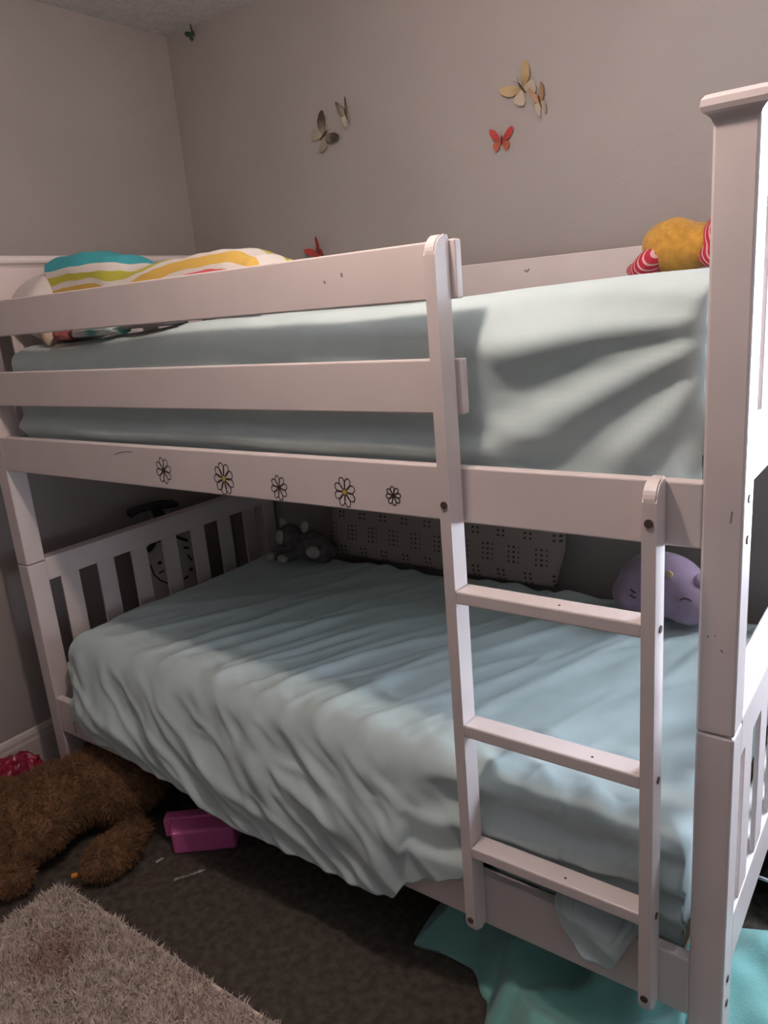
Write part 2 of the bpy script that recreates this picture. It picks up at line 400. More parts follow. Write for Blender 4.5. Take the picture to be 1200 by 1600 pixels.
# ------------------------------------------------------------------ bed linen
def fold(t, r):
    """distance past the edge along the cloth -> (outward, drop)"""
    if t <= 0: return t, 0.0
    q = t/r
    if q < math.pi/2: return r*math.sin(q), r*(1-math.cos(q))
    return r, r+(t-r*math.pi/2)
HEM = [(0.12, 0.30), (0.21, 0.285), (0.528, 0.255), (0.654, 0.232), (0.887, 0.205), (1.095, 0.199), (1.24, 0.200), (1.297, 0.212), (1.345, 0.270), (1.40, 0.300), (1.468, 0.322), (1.488, 0.354),
       (1.53, 0.335), (1.652, 0.335), (1.668, 0.354), (1.69, 0.315), (1.735, 0.272), (1.775, 0.268), (1.800, 0.322), (1.816, 0.354), (1.832, 0.335), (1.90, 0.335)]
TOPZ = 0.560
def lower_sheet(u, v):
    x_lo, x_hi, r = 0.140, 1.850, 0.045
    a = -0.11 + u*(1.935+0.23)         # along x on the flat cloth
    # outward in x
    if a < x_lo: ox, dx = fold(x_lo-a, r); x = x_lo-ox
    elif a > x_hi: ox, dx = fold(a-x_hi, r*0.8); x = x_hi+ox
    else: x, dx = a, 0.0
    xm = min(max(x, 0.0), 1.9)
    hem = interp(xm, HEM)
    y_f, rf = 0.075, 0.055
    front_len = rf*math.pi/2 + max(0.02, TOPZ-rf-hem)
    back_len = 0.30
    flat = 0.955-0.05-y_f
    tot = back_len+flat+front_len
    b = v*tot                           # from the back hem to the front hem
    if b < back_len: oy, dy = fold(back_len-b, 0.04); y = 0.905+oy
    elif b > back_len+flat: oy, dy = fold(b-back_len-flat, rf); y = y_f-oy
    else: y, dy = 0.905-(b-back_len), 0.0
    t_front = max(0.0, b-back_len-flat)
    drop = math.sqrt(dx*dx+dy*dy) if (dx > 0 and dy > 0) else max(dx, dy)
    if dx > 0 and dy > 0:               # corner: keep the cloth from spreading
        drop = max(dx, dy)+0.25*min(dx, dy)
    z = TOPZ-drop
    # gentle unevenness of the mattress
    sag = 0.014*N3(x*1.7, y*1.7, 3.1) + 0.014*sstep(0.9, 1.7, x)*sstep(0.35, 0.8, y)
    # creases across the top, running mostly along the bed
    topm = 1.0-sstep(0.0, 0.05, drop)
    c1 = ridge(y*1.3+x*0.6+2.0, x*6.0-y*3.2)
    c2 = ridge(y*2.2+x*0.8-4.0, x*12.5-y*6.0+7.0)
    c3 = N3(x*6.0, y*9.0, 5.0)
    wgt = 0.35+0.65*sstep(0.25, 0.7, x)*(1-0.3*sstep(1.6, 1.8, x))
    c4 = ridge(x*5.0-y*4.0, y*14.0+x*7.0, 2.5)*sstep(0.30, 0.12, y)*0.8+0.5*ridge(x*16.0-y*9.0, y*5.0+x*3.0, 1.5)
    z += topm*(sag + wgt*((0.35+0.9*max(0.0, N3(x*2.2+5, y*2.2)+0.35))*(0.022*max(0, c1)**4 + 0.011*max(0, c2)**3) + 0.006*max(0, c4)**2 + 0.003*c3))
    # front drape
    if t_front > 0:
        f = sstep(0.02, 0.14, t_front)
        lean = 0.9*(x-0.6)*0.0
        d1 = N3(x*9.0+t_front*4.0, t_front*2.2, 1.0)
        d2 = N3(x*19.0-t_front*9.0, t_front*5.0, 8.0)
        d3 = ridge(x*5.0-t_front*7.0, t_front*4.0+2.0, 4.0)
        d4 = ridge(x*11.0-t_front*13.0, t_front*9.0-x*3.0, 6.0)
        disp = 0.020*d1+0.008*d2+0.024*max(0, d3)**3+0.012*max(0, d4)**3
        hang = sstep(0.08, 0.20, x)*(1-sstep(1.41, 1.49, x))
        bulge = sstep(1.66, 1.70, x)*(1-sstep(1.79, 1.822, x))
        outw = hang*(0.032*sstep(0.08, 0.22, drop)+0.010)
        # billow beside the ladder
        bil = sstep(1.40, 1.52, x)*(1-sstep(1.86, 1.90, x))*math.exp(-((t_front-0.10)/0.055)**2)
        y -= f*(disp*(1.0 if hang > 0.5 else 0.55) + outw) + 0.016*bil
        rgt = sstep(1.34, 1.46, x)
        if rgt > 0:
            zz = z-0.10*(x-1.70)+0.015*N3(x*5, 3.0)
            roll = math.exp(-((zz-0.462)/0.026)**2)+0.75*math.exp(-((zz-0.395)/0.020)**2)*sstep(1.5, 1.62, x)
            yr = 0.042-0.036*min(1.0, roll)-0.35*disp
            yr = yr if z < 0.50 else yr+(y-yr)*sstep(0.50, 0.545, z)
            y += (yr-y)*rgt
            y = max(y, 0.0035)
        y = max(y, -0.052)
        if drop > 0.12 and hang > 0.01: y = min(y, 0.03*(1-hang)-0.006*hang)
        if z < 0.366:
            over = max(hang, bulge)
            if over > 0.02: y = min(y, -0.0085-0.010*over+0.003*d2-0.010*over*max(0.0, d4)**2)
            elif z < 0.355: y = max(y, 0.0265)
        if bulge > 0: z += 0.008*d2*bulge
        z += 0.008*d1*f*(1 if z > 0.37 or hang > 0.3 else 0)
    elif dx > 0 and dy == 0:
        x += (0.010*N3(y*12, z*6, 2.0))*sstep(0, 0.1, dx)*(1 if a > x_hi else -1)
    x = min(max(x, 0.008), 1.897)
    return x, y, z
s = grid('bedsheet', 380, 240, lower_sheet, M_SHEET)
sm = s.modifiers.new('soften', 'SMOOTH'); sm.factor = 0.5; sm.iterations = 4
thicken(s, 0.0025)
tag(s, 'pale aqua sheet hanging rumpled over the lower mattress', 'bedsheet', None)

UTOP = 1.440
def upper_sheet(u, v):
    x_lo, x_hi, r = 0.085, 1.852, 0.075
    a = -0.22+u*(1.905+0.44)
    if a < x_lo: ox, dx = fold(x_lo-a, r); x = x_lo-ox
    elif a > x_hi: r = 0.046; ox, dx = fold(a-x_hi, r); x = x_hi+ox
    else: x, dx = a, 0.0
    rf = 0.085; y_f = 0.135
    front_len = rf*math.pi/2+(UTOP-rf-1.105); back_len = 0.36; flat = 0.88-y_f
    b = v*(back_len+flat+front_len)
    if b < back_len: oy, dy = fold(back_len-b, 0.075); y = 0.88+oy
    elif b > back_len+flat: oy, dy = fold(b-back_len-flat, rf); y = y_f-oy
    else: y, dy = 0.88-(b-back_len), 0.0
    if dx > 0 and dy > 0:
        # rounded mattress corner: cloth gathers, outward distances shrink
        drop = max(dx, dy); k = min(dx, dy)/max(drop, 1e-6)
        cx = x-(x_lo if a < x_lo else x_hi); cy = y-(y_f if b > back_len else 0.88)
        l = math.hypot(cx/r, cy/rf)
        if l > 1: cx /= l; cy /= l
        x = (x_lo if a < x_lo else x_hi)+cx; y = (y_f if b > back_len else 0.88)+cy
    else: drop = max(dx, dy)
    z = max(UTOP-drop, 1.101)
    top = 1-sstep(0, 0.06, drop)
    z += top*(0.006*N3(x*2, y*2.5, 9)+0.004*ridge(x*2+y, y*9-x*3))
    z += (0.014*sstep(1.2, 1.85, x)-0.026*(1-sstep(0.15, 0.95, x)))*sstep(1.12, 1.36, z)
    if b > back_len+flat:
        tf = b-back_len-flat
        f = sstep(0.03, 0.12, tf)
        # folds that fan out from the right corner
        phi = math.atan2(1.40-z, 1.97-x); dist = math.hypot(1.40-z, 1.97-x)
        fan = sstep(1.50, 1.60, x)*sstep(0.02, 0.12, 1.97-x)
        w = math.sin(phi*17.0+0.8*N3(x*4, z*4))*0.5+0.5
        amp = 0.022*min(1.0, dist/0.3)*fan*sstep(0.03, 0.13, tf)*(1-0.7*sstep(1.22, 1.16, z))
        y -= f*(0.006*N3(x*3, z*9, 4)+0.003*ridge(x*4, z*16+x*2)) + amp*(w**1.3) - 0.010*fan*f
        # soft roll low on the left part
        y -= 0.022*(1-sstep(1.45, 1.6, x))*math.exp(-((z-1.198-0.01*N3(x*3, 1))/0.018)**2)
        y = max(y, 0.027)
        if z < 1.18: y = max(y, 0.028)
        x += 0.02*sstep(1.3, 1.16, z)*(1-sstep(0.0, 0.15, x))
    return min(max(x, 0.004), 1.901), y, z
s = grid('bedsheet', 260, 170, upper_sheet, M_SHEET); thicken(s, 0.0025)
tag(s, 'pale aqua fitted sheet covering the upper mattress', 'bedsheet', None)

# ------------------------------------------------------------------ things on the upper bunk
def ramp_attr(name, attr, stops, rough=0.9):
    m = bpy.data.materials.new(name); m.use_nodes = True; nt = m.node_tree; b = nt.nodes['Principled BSDF']; b.inputs['Roughness'].default_value = rough
    at = nt.nodes.new('ShaderNodeAttribute'); at.attribute_name = attr
    r = nt.nodes.new('ShaderNodeValToRGB'); r.color_ramp.interpolation = 'CONSTANT'
    els = r.color_ramp.elements
    els[0].position = stops[0][0]; els[0].color = (*stops[0][1], 1); els[1].position = stops[1][0]; els[1].color = (*stops[1][1], 1)
    for p, c in stops[2:]:
        e = els.new(p); e.color = (*c, 1)
    nt.links.new(at.outputs['Fac'], r.inputs['Fac']); nt.links.new(r.outputs['Color'], b.inputs['Base Color'])
    return m
TEAL = (0.05, 0.36, 0.40); WHT = (0.72, 0.66, 0.60); LIME = (0.50, 0.47, 0.06); YLW = (0.66, 0.42, 0.09); PNK = (0.72, 0.11, 0.14)
M_STRIPE = ramp_attr('striped_blanket', 'q', [(0.0, TEAL), (0.04/0.3, WHT), (0.06/0.3, LIME), (0.082/0.3, WHT), (0.096/0.3, YLW), (0.13/0.3, WHT), (0.148/0.3, PNK), (0.20/0.3, WHT), (0.24/0.3, TEAL)])
RIDGE = [(0.06, 1.632), (0.13, 1.650), (0.24, 1.653), (0.36, 1.630), (0.48, 1.592), (0.60, 1.594), (0.72, 1.600), (0.83, 1.596), (0.90, 1.578), (0.95, 1.53)]
OFF = [(0.06, 0.0), (0.25, 0.004), (0.36, 0.022), (0.48, 0.052), (0.60, 0.070), (0.72, 0.084), (0.95, 0.090)]
def blanket(u, v):
    a = math.pi*(1-v)                   # 0 back foot .. pi front foot
    fr = max(0.0, (a-math.pi/2)/(math.pi/2))
    x = 0.05+0.13*fr**0.8*(1-u)**3+u*0.90
    zr = interp(x, RIDGE); base = 1.450; h = zr-base
    c, s_ = math.cos(a), max(0.0, math.sin(a))
    y = 0.245+0.105*math.copysign(abs(c)**0.6, c)
    z = base+h*s_**0.6
    n = 0.008*N3(x*9, a*2.0)+0.004*N3(x*21, a*4, 3)
    z += n*s_; y += n*0.8
    q = interp(x, OFF)+max(0.0, zr+n-z)*(1+0.5*sstep(0.45, 0.75, x))+0.004*math.sin(x*24)
    if a < math.pi/2: q = max(0.0, interp(x, OFF)-0.1*(1-a/(math.pi/2)))
    return x, y, z, max(0.0, min(0.999, q/0.3))
o = grid('striped_blanket', 130, 50, blanket, M_STRIPE, attr='q'); thicken(o, 0.006)
tag(o, 'teal, lime, yellow and pink striped blanket bunched on the upper bunk', 'blanket')

def pillow_fn(cx, cy, cz, wx, wy, hz, rot=(0, 0, 0), seed=0.0, p=0.55, wr=0.006):
    R = Euler(rot).to_matrix()
    def f(u, v):
        # u around, v from pole to pole -> superellipsoid-ish pillow
        th = 2*math.pi*u; ph = math.pi*(v-0.5)
        c, s_ = math.cos(th), math.sin(th)
        cx_ = math.copysign(abs(c)**p, c)*wx; cy_ = math.copysign(abs(s_)**p, s_)*wy
        k = math.cos(ph)**0.8 if math.cos(ph) > 0 else 0
        q = Vector((cx_*k, cy_*k, math.sin(ph)*hz*(1-0.55*max(abs(c*k), abs(s_*k))**4)))
        q += Vector((N3(q.x*9, q.y*9, seed), N3(q.y*9, q.z*9, seed+2), N3(q.x*12, q.y*12, seed+5)))*wr
        return tuple(Vector((cx, cy, cz))+R @ q)
    return f
M_PILLOW = mat('off_white_cotton', (0.66, 0.60, 0.57), 0.9, 10, 0.05, 0.1, 200)
o = grid('pillow', 48, 26, pillow_fn(0.098, 0.235, 1.512, 0.088, 0.165, 0.098, (0, -0.10, 0), 1.0), M_PILLOW)
tag(o, 'plump off-white pillow against the upper headboard', 'pillow')
# small soft things between pillow and guard board
M_CREAM = mat('cream_plush', (0.68, 0.55, 0.42), 0.95, 40, 0.08)
bm = bmesh.new(); ellipsoid(bm, (0, 0, 0.030), (0.020, 0.018, 0.032)); ellipsoid(bm, (0.006, 0.012, 0.062), (0.024, 0.022, 0.024)); ellipsoid(bm, (0.0, 0.03, 0.035), (0.022, 0.03, 0.024))
t = thing('small_plush_toy', 'small cream plush toy beside the off-white pillow', 'toy', (0.175, 0.105, 1.412))
fuse('body', bm, M_CREAM, 0.005, t, 3)
def crumple(name, c, r, m, seed, parent=None, flat=0.6, amp=0.35, freq=3.0, n=36):
    def f(u, v):
        th = 2*math.pi*u; ph = math.pi*(v-0.5)
        d = Vector((math.cos(th)*math.cos(ph), math.sin(th)*math.cos(ph), math.sin(ph)))
        k = 1+amp*(ridge(d.x*freq+seed, d.y*freq, d.z*freq)*0.6+0.5*N3(d.x*freq*2, d.y*freq*2+seed, d.z*freq*2))
        q = Vector((d.x*r[0]*k, d.y*r[1]*k, d.z*r[2]*k))
        return c[0]+q.x, c[1]+q.y, max(c[2]+q.z, c[2]-r[2]*flat)
    return grid(name, n, n//2, f, m, parent)
o = crumple('red_cloth', (0.262, 0.100, 1.439), (0.034, 0.024, 0.022), mat('dark_red_cloth', (0.33, 0.05, 0.06), 0.9, 40, 0.3, color2=(0.5, 0.2, 0.2)), 1.3); tag(o, 'small crumpled dark red cloth on the upper mattress', 'cloth')
M_TW = mat('teal_white_print', (0.10, 0.50, 0.46), 0.9, 16, 0.1, color2=(0.72, 0.66, 0.66), detail=1.0)
o = crumple('printed_cloth', (0.41, 0.102, 1.443), (0.105, 0.028, 0.022), M_TW, 4.3); tag(o, 'crumpled teal and white printed cloth under the top guard board', 'cloth')
o = crumple('grey_cloth', (0.62, 0.105, 1.450), (0.10, 0.028, 0.016), mat('grey_pink_cloth', (0.42, 0.36, 0.38), 0.9, 14, 0.1, color2=(0.25, 0.23, 0.25)), 8.3); tag(o, 'thin crumpled grey cloth at the guard board', 'cloth')
o = crumple('brown_cloth', (0.935, 0.425, 1.487), (0.075, 0.05, 0.062), mat('brown_cloth', (0.27, 0.12, 0.07), 0.95, 30, 0.15), 2.3); tag(o, 'brown cloth bundle behind the end of the striped blanket', 'cloth')

# golden plush bundle (plain) at the right of the upper bunk
M_GOLD = mat('golden_plush', (0.70, 0.36, 0.055), 0.95, 60, 0.12, 0.4, 260, sheen=0.2)
def striped(name, c1, c2, scale, rot):
    m = bpy.data.materials.new(name); m.use_nodes = True; nt = m.node_tree; b = nt.nodes['Principled BSDF']; b.inputs['Roughness'].default_value = 0.9
    tc = nt.nodes.new('ShaderNodeTexCoord'); mp = nt.nodes.new('ShaderNodeMapping'); mp.inputs['Rotation'].default_value = rot
    w = nt.nodes.new('ShaderNodeTexWave'); w.inputs['Scale'].default_value = scale; w.inputs['Distortion'].default_value = 0.6
    r = nt.nodes.new('ShaderNodeValToRGB'); r.color_ramp.interpolation = 'CONSTANT'
    r.color_ramp.elements[0].color = (*c1, 1); r.color_ramp.elements[1].position = 0.80; r.color_ramp.elements[1].color = (*c2, 1)
    nt.links.new(tc.outputs['Object'], mp.inputs['Vector']); nt.links.new(mp.outputs['Vector'], w.inputs['Vector'])
    nt.links.new(w.outputs['Fac'], r.inputs['Fac']); nt.links.new(r.outputs['Color'], b.inputs['Base Color'])
    return m
M_REDST = striped('red_striped_knit', (0.50, 0.028, 0.055), (0.75, 0.45, 0.45), 26.0, (0, 0.5, 0.6))
t = thing('plush_toy', 'golden yellow plush toy with red striped cloth on the upper bunk', 'toy', (1.64, 0.80, 1.463))
bm = bmesh.new()
ellipsoid(bm, (0.0, 0.0, 0.058), (0.078, 0.07, 0.060), (0, 0.2, 0)); ellipsoid(bm, (0.002, -0.02, 0.075), (0.05, 0.05, 0.045)); ellipsoid(bm, (0.045, 0.0, 0.055), (0.055, 0.065, 0.050))
ellipsoid(bm, (0.13, 0.02, 0.06), (0.06, 0.06, 0.055)); ellipsoid(bm, (0.086, 0.03, 0.125), (0.022, 0.022, 0.032))
fuse('body', bm, M_GOLD, 0.007, t, 4)
bm = bmesh.new(); ellipsoid(bm, (0.118, 0.0, 0.062), (0.068, 0.076, 0.060)); ellipsoid(bm, (0.085, 0.02, 0.085), (0.032, 0.034, 0.030)); ellipsoid(bm, (0.098, -0.04, 0.030), (0.04, 0.036, 0.028))
o = fuse('shirt', bm, M_REDST, 0.006, t, 3); o['label'] = 'red cloth with thin pale stripes'
bm = bmesh.new(); ellipsoid(bm, (-0.055, -0.012, 0.026), (0.055, 0.066, 0.030), (0, -0.75, 0)); ellipsoid(bm, (-0.082, 0.0, 0.014), (0.030, 0.05, 0.020))
o = fuse('cloth_end', bm, M_REDST, 0.006, t, 3); o['label'] = 'red striped cloth corner'

# ------------------------------------------------------------------ things on the lower bunk
# long dotted-print cushion along the wall
def dotted():
    m = bpy.data.materials.new('dotted_print_cloth'); m.use_nodes = True; nt = m.node_tree; b = nt.nodes['Principled BSDF']; b.inputs['Roughness'].default_value = 0.9
    tc = nt.nodes.new('ShaderNodeTexCoord'); sp = nt.nodes.new('ShaderNodeSeparateXYZ'); nt.links.new(tc.outputs['Object'], sp.inputs[0])
    def math_(op, a, bb=None, c=None):
        n = nt.nodes.new('ShaderNodeMath'); n.operation = op
        for i, x in enumerate((a, bb, c)):
            if x is None: continue
            if isinstance(x, (int, float)): n.inputs[i].default_value = x
            else: nt.links.new(x, n.inputs[i])
        return n.outputs[0]
    # dots on a fine grid, kept only inside coarse cells
    def dots(s, r):
        gx = math_('SUBTRACT', math_('FRACT', math_('MULTIPLY', sp.outputs['X'], s)), 0.5); gz = math_('SUBTRACT', math_('FRACT', math_('MULTIPLY', sp.outputs['Z'], s*1.15)), 0.5)
        d = math_('ADD', math_('MULTIPLY', gx, gx), math_('MULTIPLY', gz, gz)); return math_('LESS_THAN', d, r*r)
    cell = math_('GREATER_THAN', math_('FRACT', math_('ADD', math_('MULTIPLY', sp.outputs['X'], 11.0), math_('MULTIPLY', math_('FLOOR', math_('MULTIPLY', sp.outputs['Z'], 12.0)), 0.5))), 0.58)
    cellz = math_('GREATER_THAN', math_('FRACT', math_('MULTIPLY', sp.outputs['Z'], 12.0)), 0.25)
    k = math_('MULTIPLY', math_('MULTIPLY', dots(55.0, 0.25), cell), cellz)
    mx = nt.nodes.new('ShaderNodeMix'); mx.data_type = 'RGBA'; mx.inputs['A'].default_value = (0.36, 0.29, 0.26, 1); mx.inputs['B'].default_value = (0.07, 0.06, 0.07, 1)
    nt.links.new(k, mx.inputs['Factor']); nt.links.new(mx.outputs['Result'], b.inputs['Base Color'])
    return m
def cushion(u, v):
    th = 2*math.pi*u; w, h, d = 0.455, 0.125, 0.030
    a = 2*(v-0.5)
    x = a*w
    k = (1-abs(a)**14)**0.5
    c, s_ = math.cos(th), math.sin(th)
    yy = math.copysign(abs(c)**0.8, c)*d*k; zz = math.copysign(abs(s_)**0.45, s_)*h*(k if k < 0.3 else 1)
    return x+0.02*(zz/h)*0.6, yy+0.004*N3(x*5, zz*8), zz
t = thing('long_cushion', 'long grey-brown cushion with clusters of dark dots along the back', 'cushion', (0.835, 0.955, 0.702), (-0.10, 0, 0))
grid('cover', 40, 60, cushion, dotted(), t)
# lilac plush
M_LILAC = mat('lilac_plush', (0.36, 0.26, 0.36), 0.9, 30, 0.06, sheen=0.2)
t = thing('lilac_plush_toy', 'round lilac plush toy lying at the back of the lower bunk', 'toy', (1.61, 0.83, 0.590))
bm = bmesh.new(); ellipsoid(bm, (0.0, 0, 0.090), (0.115, 0.08, 0.090)); ellipsoid(bm, (0.07, -0.01, 0.065), (0.075, 0.075, 0.065)); ellipsoid(bm, (-0.07, 0.0, 0.06), (0.06, 0.07, 0.055))
fuse('body', bm, M_LILAC, 0.009, t, 4)
def stroke(name, pts, r, m, parent): return tube(name, pts, r, m, parent, 6)
stroke('mouth', [(0.068, -0.080, 0.088), (0.076, -0.081, 0.094), (0.086, -0.079, 0.094), (0.094, -0.076, 0.088)], 0.0016, M_PEN, t)
stroke('eyelid', [(-0.060, -0.068, 0.092), (-0.052, -0.071, 0.087), (-0.044, -0.073, 0.087)], 0.0016, M_PEN, t)
stroke('eyelid', [(-0.060, -0.071, 0.078), (-0.052, -0.074, 0.074), (-0.044, -0.075, 0.074)], 0.0016, M_PEN, t)
ell('spot', (0.035, -0.062, 0.146), (0.010, 0.006, 0.009), mat('tan_plush', (0.50, 0.36, 0.22), 0.9), t)
ell('ear', (0.105, -0.015, 0.118), (0.03, 0.03, 0.018), M_LILAC, t, (0, 0.5, 0))
# grey plush with white patches in the corner
M_GREY = mat('dark_grey_plush', (0.17, 0.15, 0.15), 0.95, 40, 0.2); M_WPL = mat('white_plush', (0.55, 0.50, 0.50), 0.95, 40, 0.1)
t = thing('grey_plush_toy', 'dark grey plush animal with white patches in the far corner', 'toy', (0.32, 0.86, 0.570))
bm = bmesh.new(); ellipsoid(bm, (0.03, 0, 0.055), (0.085, 0.06, 0.055)); ellipsoid(bm, (-0.055, -0.015, 0.085), (0.05, 0.048, 0.048)); ellipsoid(bm, (0.10, -0.01, 0.045), (0.045, 0.045, 0.042))
ellipsoid(bm, (-0.085, -0.05, 0.025), (0.025, 0.04, 0.022)); ellipsoid(bm, (-0.03, -0.05, 0.025), (0.025, 0.04, 0.022))
fuse('body', bm, M_GREY, 0.008, t, 3)
ell('ear', (-0.085, -0.01, 0.128), (0.018, 0.010, 0.024), M_WPL, t, (0, -0.4, 0)); ell('ear', (0.02, -0.01, 0.128), (0.016, 0.010, 0.026), M_WPL, t, (0, 0.4, 0))
ell('face_patch', (-0.065, -0.055, 0.092), (0.020, 0.014, 0.028), M_WPL, t); ell('tail_tip', (0.085, -0.05, 0.052), (0.030, 0.020, 0.022), M_WPL, t)
ell('paw', (-0.095, -0.085, 0.024), (0.020, 0.016, 0.014), M_WPL, t); ell('paw', (-0.035, -0.085, 0.024), (0.022, 0.016, 0.015), M_WPL, t)

# white printed bag between headboard and left wall
t = thing('printed_bag', 'white printed bag standing between the lower headboard and the wall', 'bag', (-0.155, 0.615, 0.0))
M_BAG = mat('white_bag_cloth', (0.80, 0.72, 0.72), 0.85, 12, 0.06)
def bag(u, v):
    th = 2*math.pi*u
    w = 0.118*(1-0.06*v); d = 0.05*(1-0.55*v)
    c, s_ = math.cos(th), math.sin(th)
    y = math.copysign(abs(c)**0.4, c)*w; x = math.copysign(abs(s_)**0.5, s_)*d
    return x+0.004*N3(y*20, v*8), y+0.004*N3(v*9, 3), 0.02+v*0.675
grid('bag_body', 44, 40, bag, M_BAG, t)
def strokeyz(pts, w=0.004, m=M_PEN):
    bm = bmesh.new(); P = []
    for i, p in enumerate(pts):
        # sit just in front of the cloth, which leans back towards the top
        v = (p[1]-0.02)/0.675; xs = 0.05*(1-0.55*v)+0.004
        P.append((xs, p[0], p[1]))
    tube_bm(bm, P, w, 6); return bm_obj('print_mark', bm, m, t, True)
strokeyz([(-0.105, 0.655), (-0.085, 0.665), (-0.060, 0.690)], 0.010); strokeyz([(-0.055, 0.675), (-0.03, 0.685)], 0.006)
strokeyz([(-0.105, 0.60), (-0.098, 0.56), (-0.075, 0.53), (-0.04, 0.505), (-0.02, 0.47)], 0.0028)
strokeyz([(-0.066, 0.600), (-0.064, 0.592)], 0.0085); strokeyz([(-0.075, 0.56), (-0.055, 0.562)], 0.003)
strokeyz([(0.02, 0.675), (0.05, 0.655), (0.075, 0.640)], 0.006); strokeyz([(0.055, 0.618), (0.075, 0.610)], 0.0045); strokeyz([(0.065, 0.585), (0.080, 0.560)], 0.003)
strokeyz([(0.068, 0.530), (0.070, 0.524)], 0.0085); strokeyz([(0.03, 0.50), (0.05, 0.505)], 0.004)
strokeyz([(-0.045, 0.485), (-0.035, 0.455)], 0.006, mat('pink_print', (0.55, 0.08, 0.16), 0.8))
bm = bmesh.new(); tube_bm(bm, [(0, -0.135, 0.80), (0, -0.09, 0.806), (0, 0.0, 0.800), (0, 0.05, 0.790), (0, 0.075, 0.780)], [0.016, 0.014, 0.017, 0.016, 0.010], 10)
bm_obj('handle', bm, mat('black_strap', (0.025, 0.022, 0.03), 0.8), t, True)
bm = bmesh.new(); tube_bm(bm, [(0, -0.02, 0.79), (0.003, -0.005, 0.745), (0, 0.0, 0.69)], [0.016, 0.022, 0.014], 10)
bm_obj('strap', bm, MATS['black_strap'], t, True)
tube('cord', [(0.01, -0.06, 0.795), (0.014, -0.056, 0.76), (0.012, -0.05, 0.70)], 0.003, M_WPL, t, 6)

# ------------------------------------------------------------------ butterflies on the wall
def wing_mat(name, inner, outer, r0, r1, speck=0.0):
    m = bpy.data.materials.new(name); m.use_nodes = True; nt = m.node_tree; b = nt.nodes['Principled BSDF']; b.inputs['Roughness'].default_value = 0.6
    tc = nt.nodes.new('ShaderNodeTexCoord'); L = nt.nodes.new('ShaderNodeVectorMath'); L.operation = 'LENGTH'; nt.links.new(tc.outputs['Object'], L.inputs[0])
    nz = nt.nodes.new('ShaderNodeTexNoise'); nz.inputs['Scale'].default_value = 70; nt.links.new(tc.outputs['Object'], nz.inputs['Vector'])
    ad = nt.nodes.new('ShaderNodeMath'); ad.operation = 'MULTIPLY_ADD'; nt.links.new(nz.outputs['Fac'], ad.inputs[0]); ad.inputs[1].default_value = speck; nt.links.new(L.outputs['Value'], ad.inputs[2])
    mr = nt.nodes.new('ShaderNodeMapRange'); mr.inputs['From Min'].default_value = r0; mr.inputs['From Max'].default_value = r1; nt.links.new(ad.outputs[0], mr.inputs['Value'])
    r = nt.nodes.new('ShaderNodeValToRGB'); r.color_ramp.elements[0].color = (*inner, 1); r.color_ramp.elements[1].color = (*outer, 1)
    nt.links.new(mr.outputs['Result'], r.inputs['Fac']); nt.links.new(r.outputs['Color'], b.inputs['Base Color'])
    return m
FORE = [(0.004, 0.006), (0.012, 0.022), (0.030, 0.042), (0.050, 0.052), (0.058, 0.046), (0.056, 0.032), (0.048, 0.016), (0.036, 0.004), (0.018, -0.001), (0.004, 0.0)]
HIND = [(0.004, 0.0), (0.018, -0.001), (0.034, -0.003), (0.041, -0.014), (0.037, -0.030), (0.026, -0.041), (0.016, -0.038), (0.008, -0.022), (0.003, -0.008)]
def butterfly(c, rot, sc, lift_l, lift_r, mf, mh, mb, label, wallrot=0.0):
    t = thing('butterfly_decoration', label, 'butterfly', c, (0, 0, wallrot), 'paper butterflies on the wall')
    # local frame: x right, z up, -y off the wall
    ca, sa = math.cos(rot), math.sin(rot)
    def place(p, side, lift):
        x, z = p[0]*sc, p[1]*sc
        y = -x*math.sin(lift)*(0.35 if lift > 0.8 else 1.0)-0.004; x = side*x*math.cos(lift)
        return (x*ca-z*sa, y, x*sa+z*ca)
    for side, lift in ((-1, lift_l), (1, lift_r)):
        for outl, m, nm in ((FORE, mf, 'forewing'), (HIND, mh, 'hindwing')):
            th = 0.0006; V = [place(p, side, lift) for p in outl]; n = len(V)
            V2 = [(v[0], v[1]-th, v[2]) for v in V]
            F = [tuple(range(n)), tuple(range(2*n-1, n-1, -1))]+[(i, (i+1) % n, n+(i+1) % n, n+i) for i in range(n)]
            mesh_obj(nm, V+V2, F, m, t)
    bp = [(0, -0.004, -0.016*sc), (0, -0.006, 0.0), (0, -0.006, 0.014*sc), (0, -0.005, 0.020*sc)]
    tube('body', [(p[0]*ca-p[2]*sa, p[1], p[0]*sa+p[2]*ca) for p in bp], [0.0012*sc, 0.0032*sc, 0.003*sc, 0.0022*sc], mb, t, 8)
    for s_ in (-1, 1):
        ap = [(0, -0.006, 0.020*sc), (s_*0.008*sc, -0.008, 0.036*sc)]
        tube('antenna', [(p[0]*ca-p[2]*sa, p[1], p[0]*sa+p[2]*ca) for p in ap], 0.0005*sc, mb, t, 5)
M_OL1 = wing_mat('olive_forewing', (0.38, 0.32, 0.22), (0.075, 0.050, 0.040), 0.020, 0.075, 0.05); M_OL2 = wing_mat('pale_hindwing', (0.44, 0.38, 0.29), (0.28, 0.24, 0.20), 0.03, 0.10, 0.05)
M_TN1 = wing_mat('tan_forewing', (0.22, 0.13, 0.05), (0.50, 0.36, 0.19), 0.0, 0.05, 0.02); M_TN2 = wing_mat('cream_hindwing', (0.52, 0.40, 0.26), (0.50, 0.42, 0.34), 0.0, 0.06, 0.02)
M_PC1 = wing_mat('peach_forewing', (0.56, 0.30, 0.16), (0.36, 0.24, 0.13), 0.0, 0.06, 0.02)
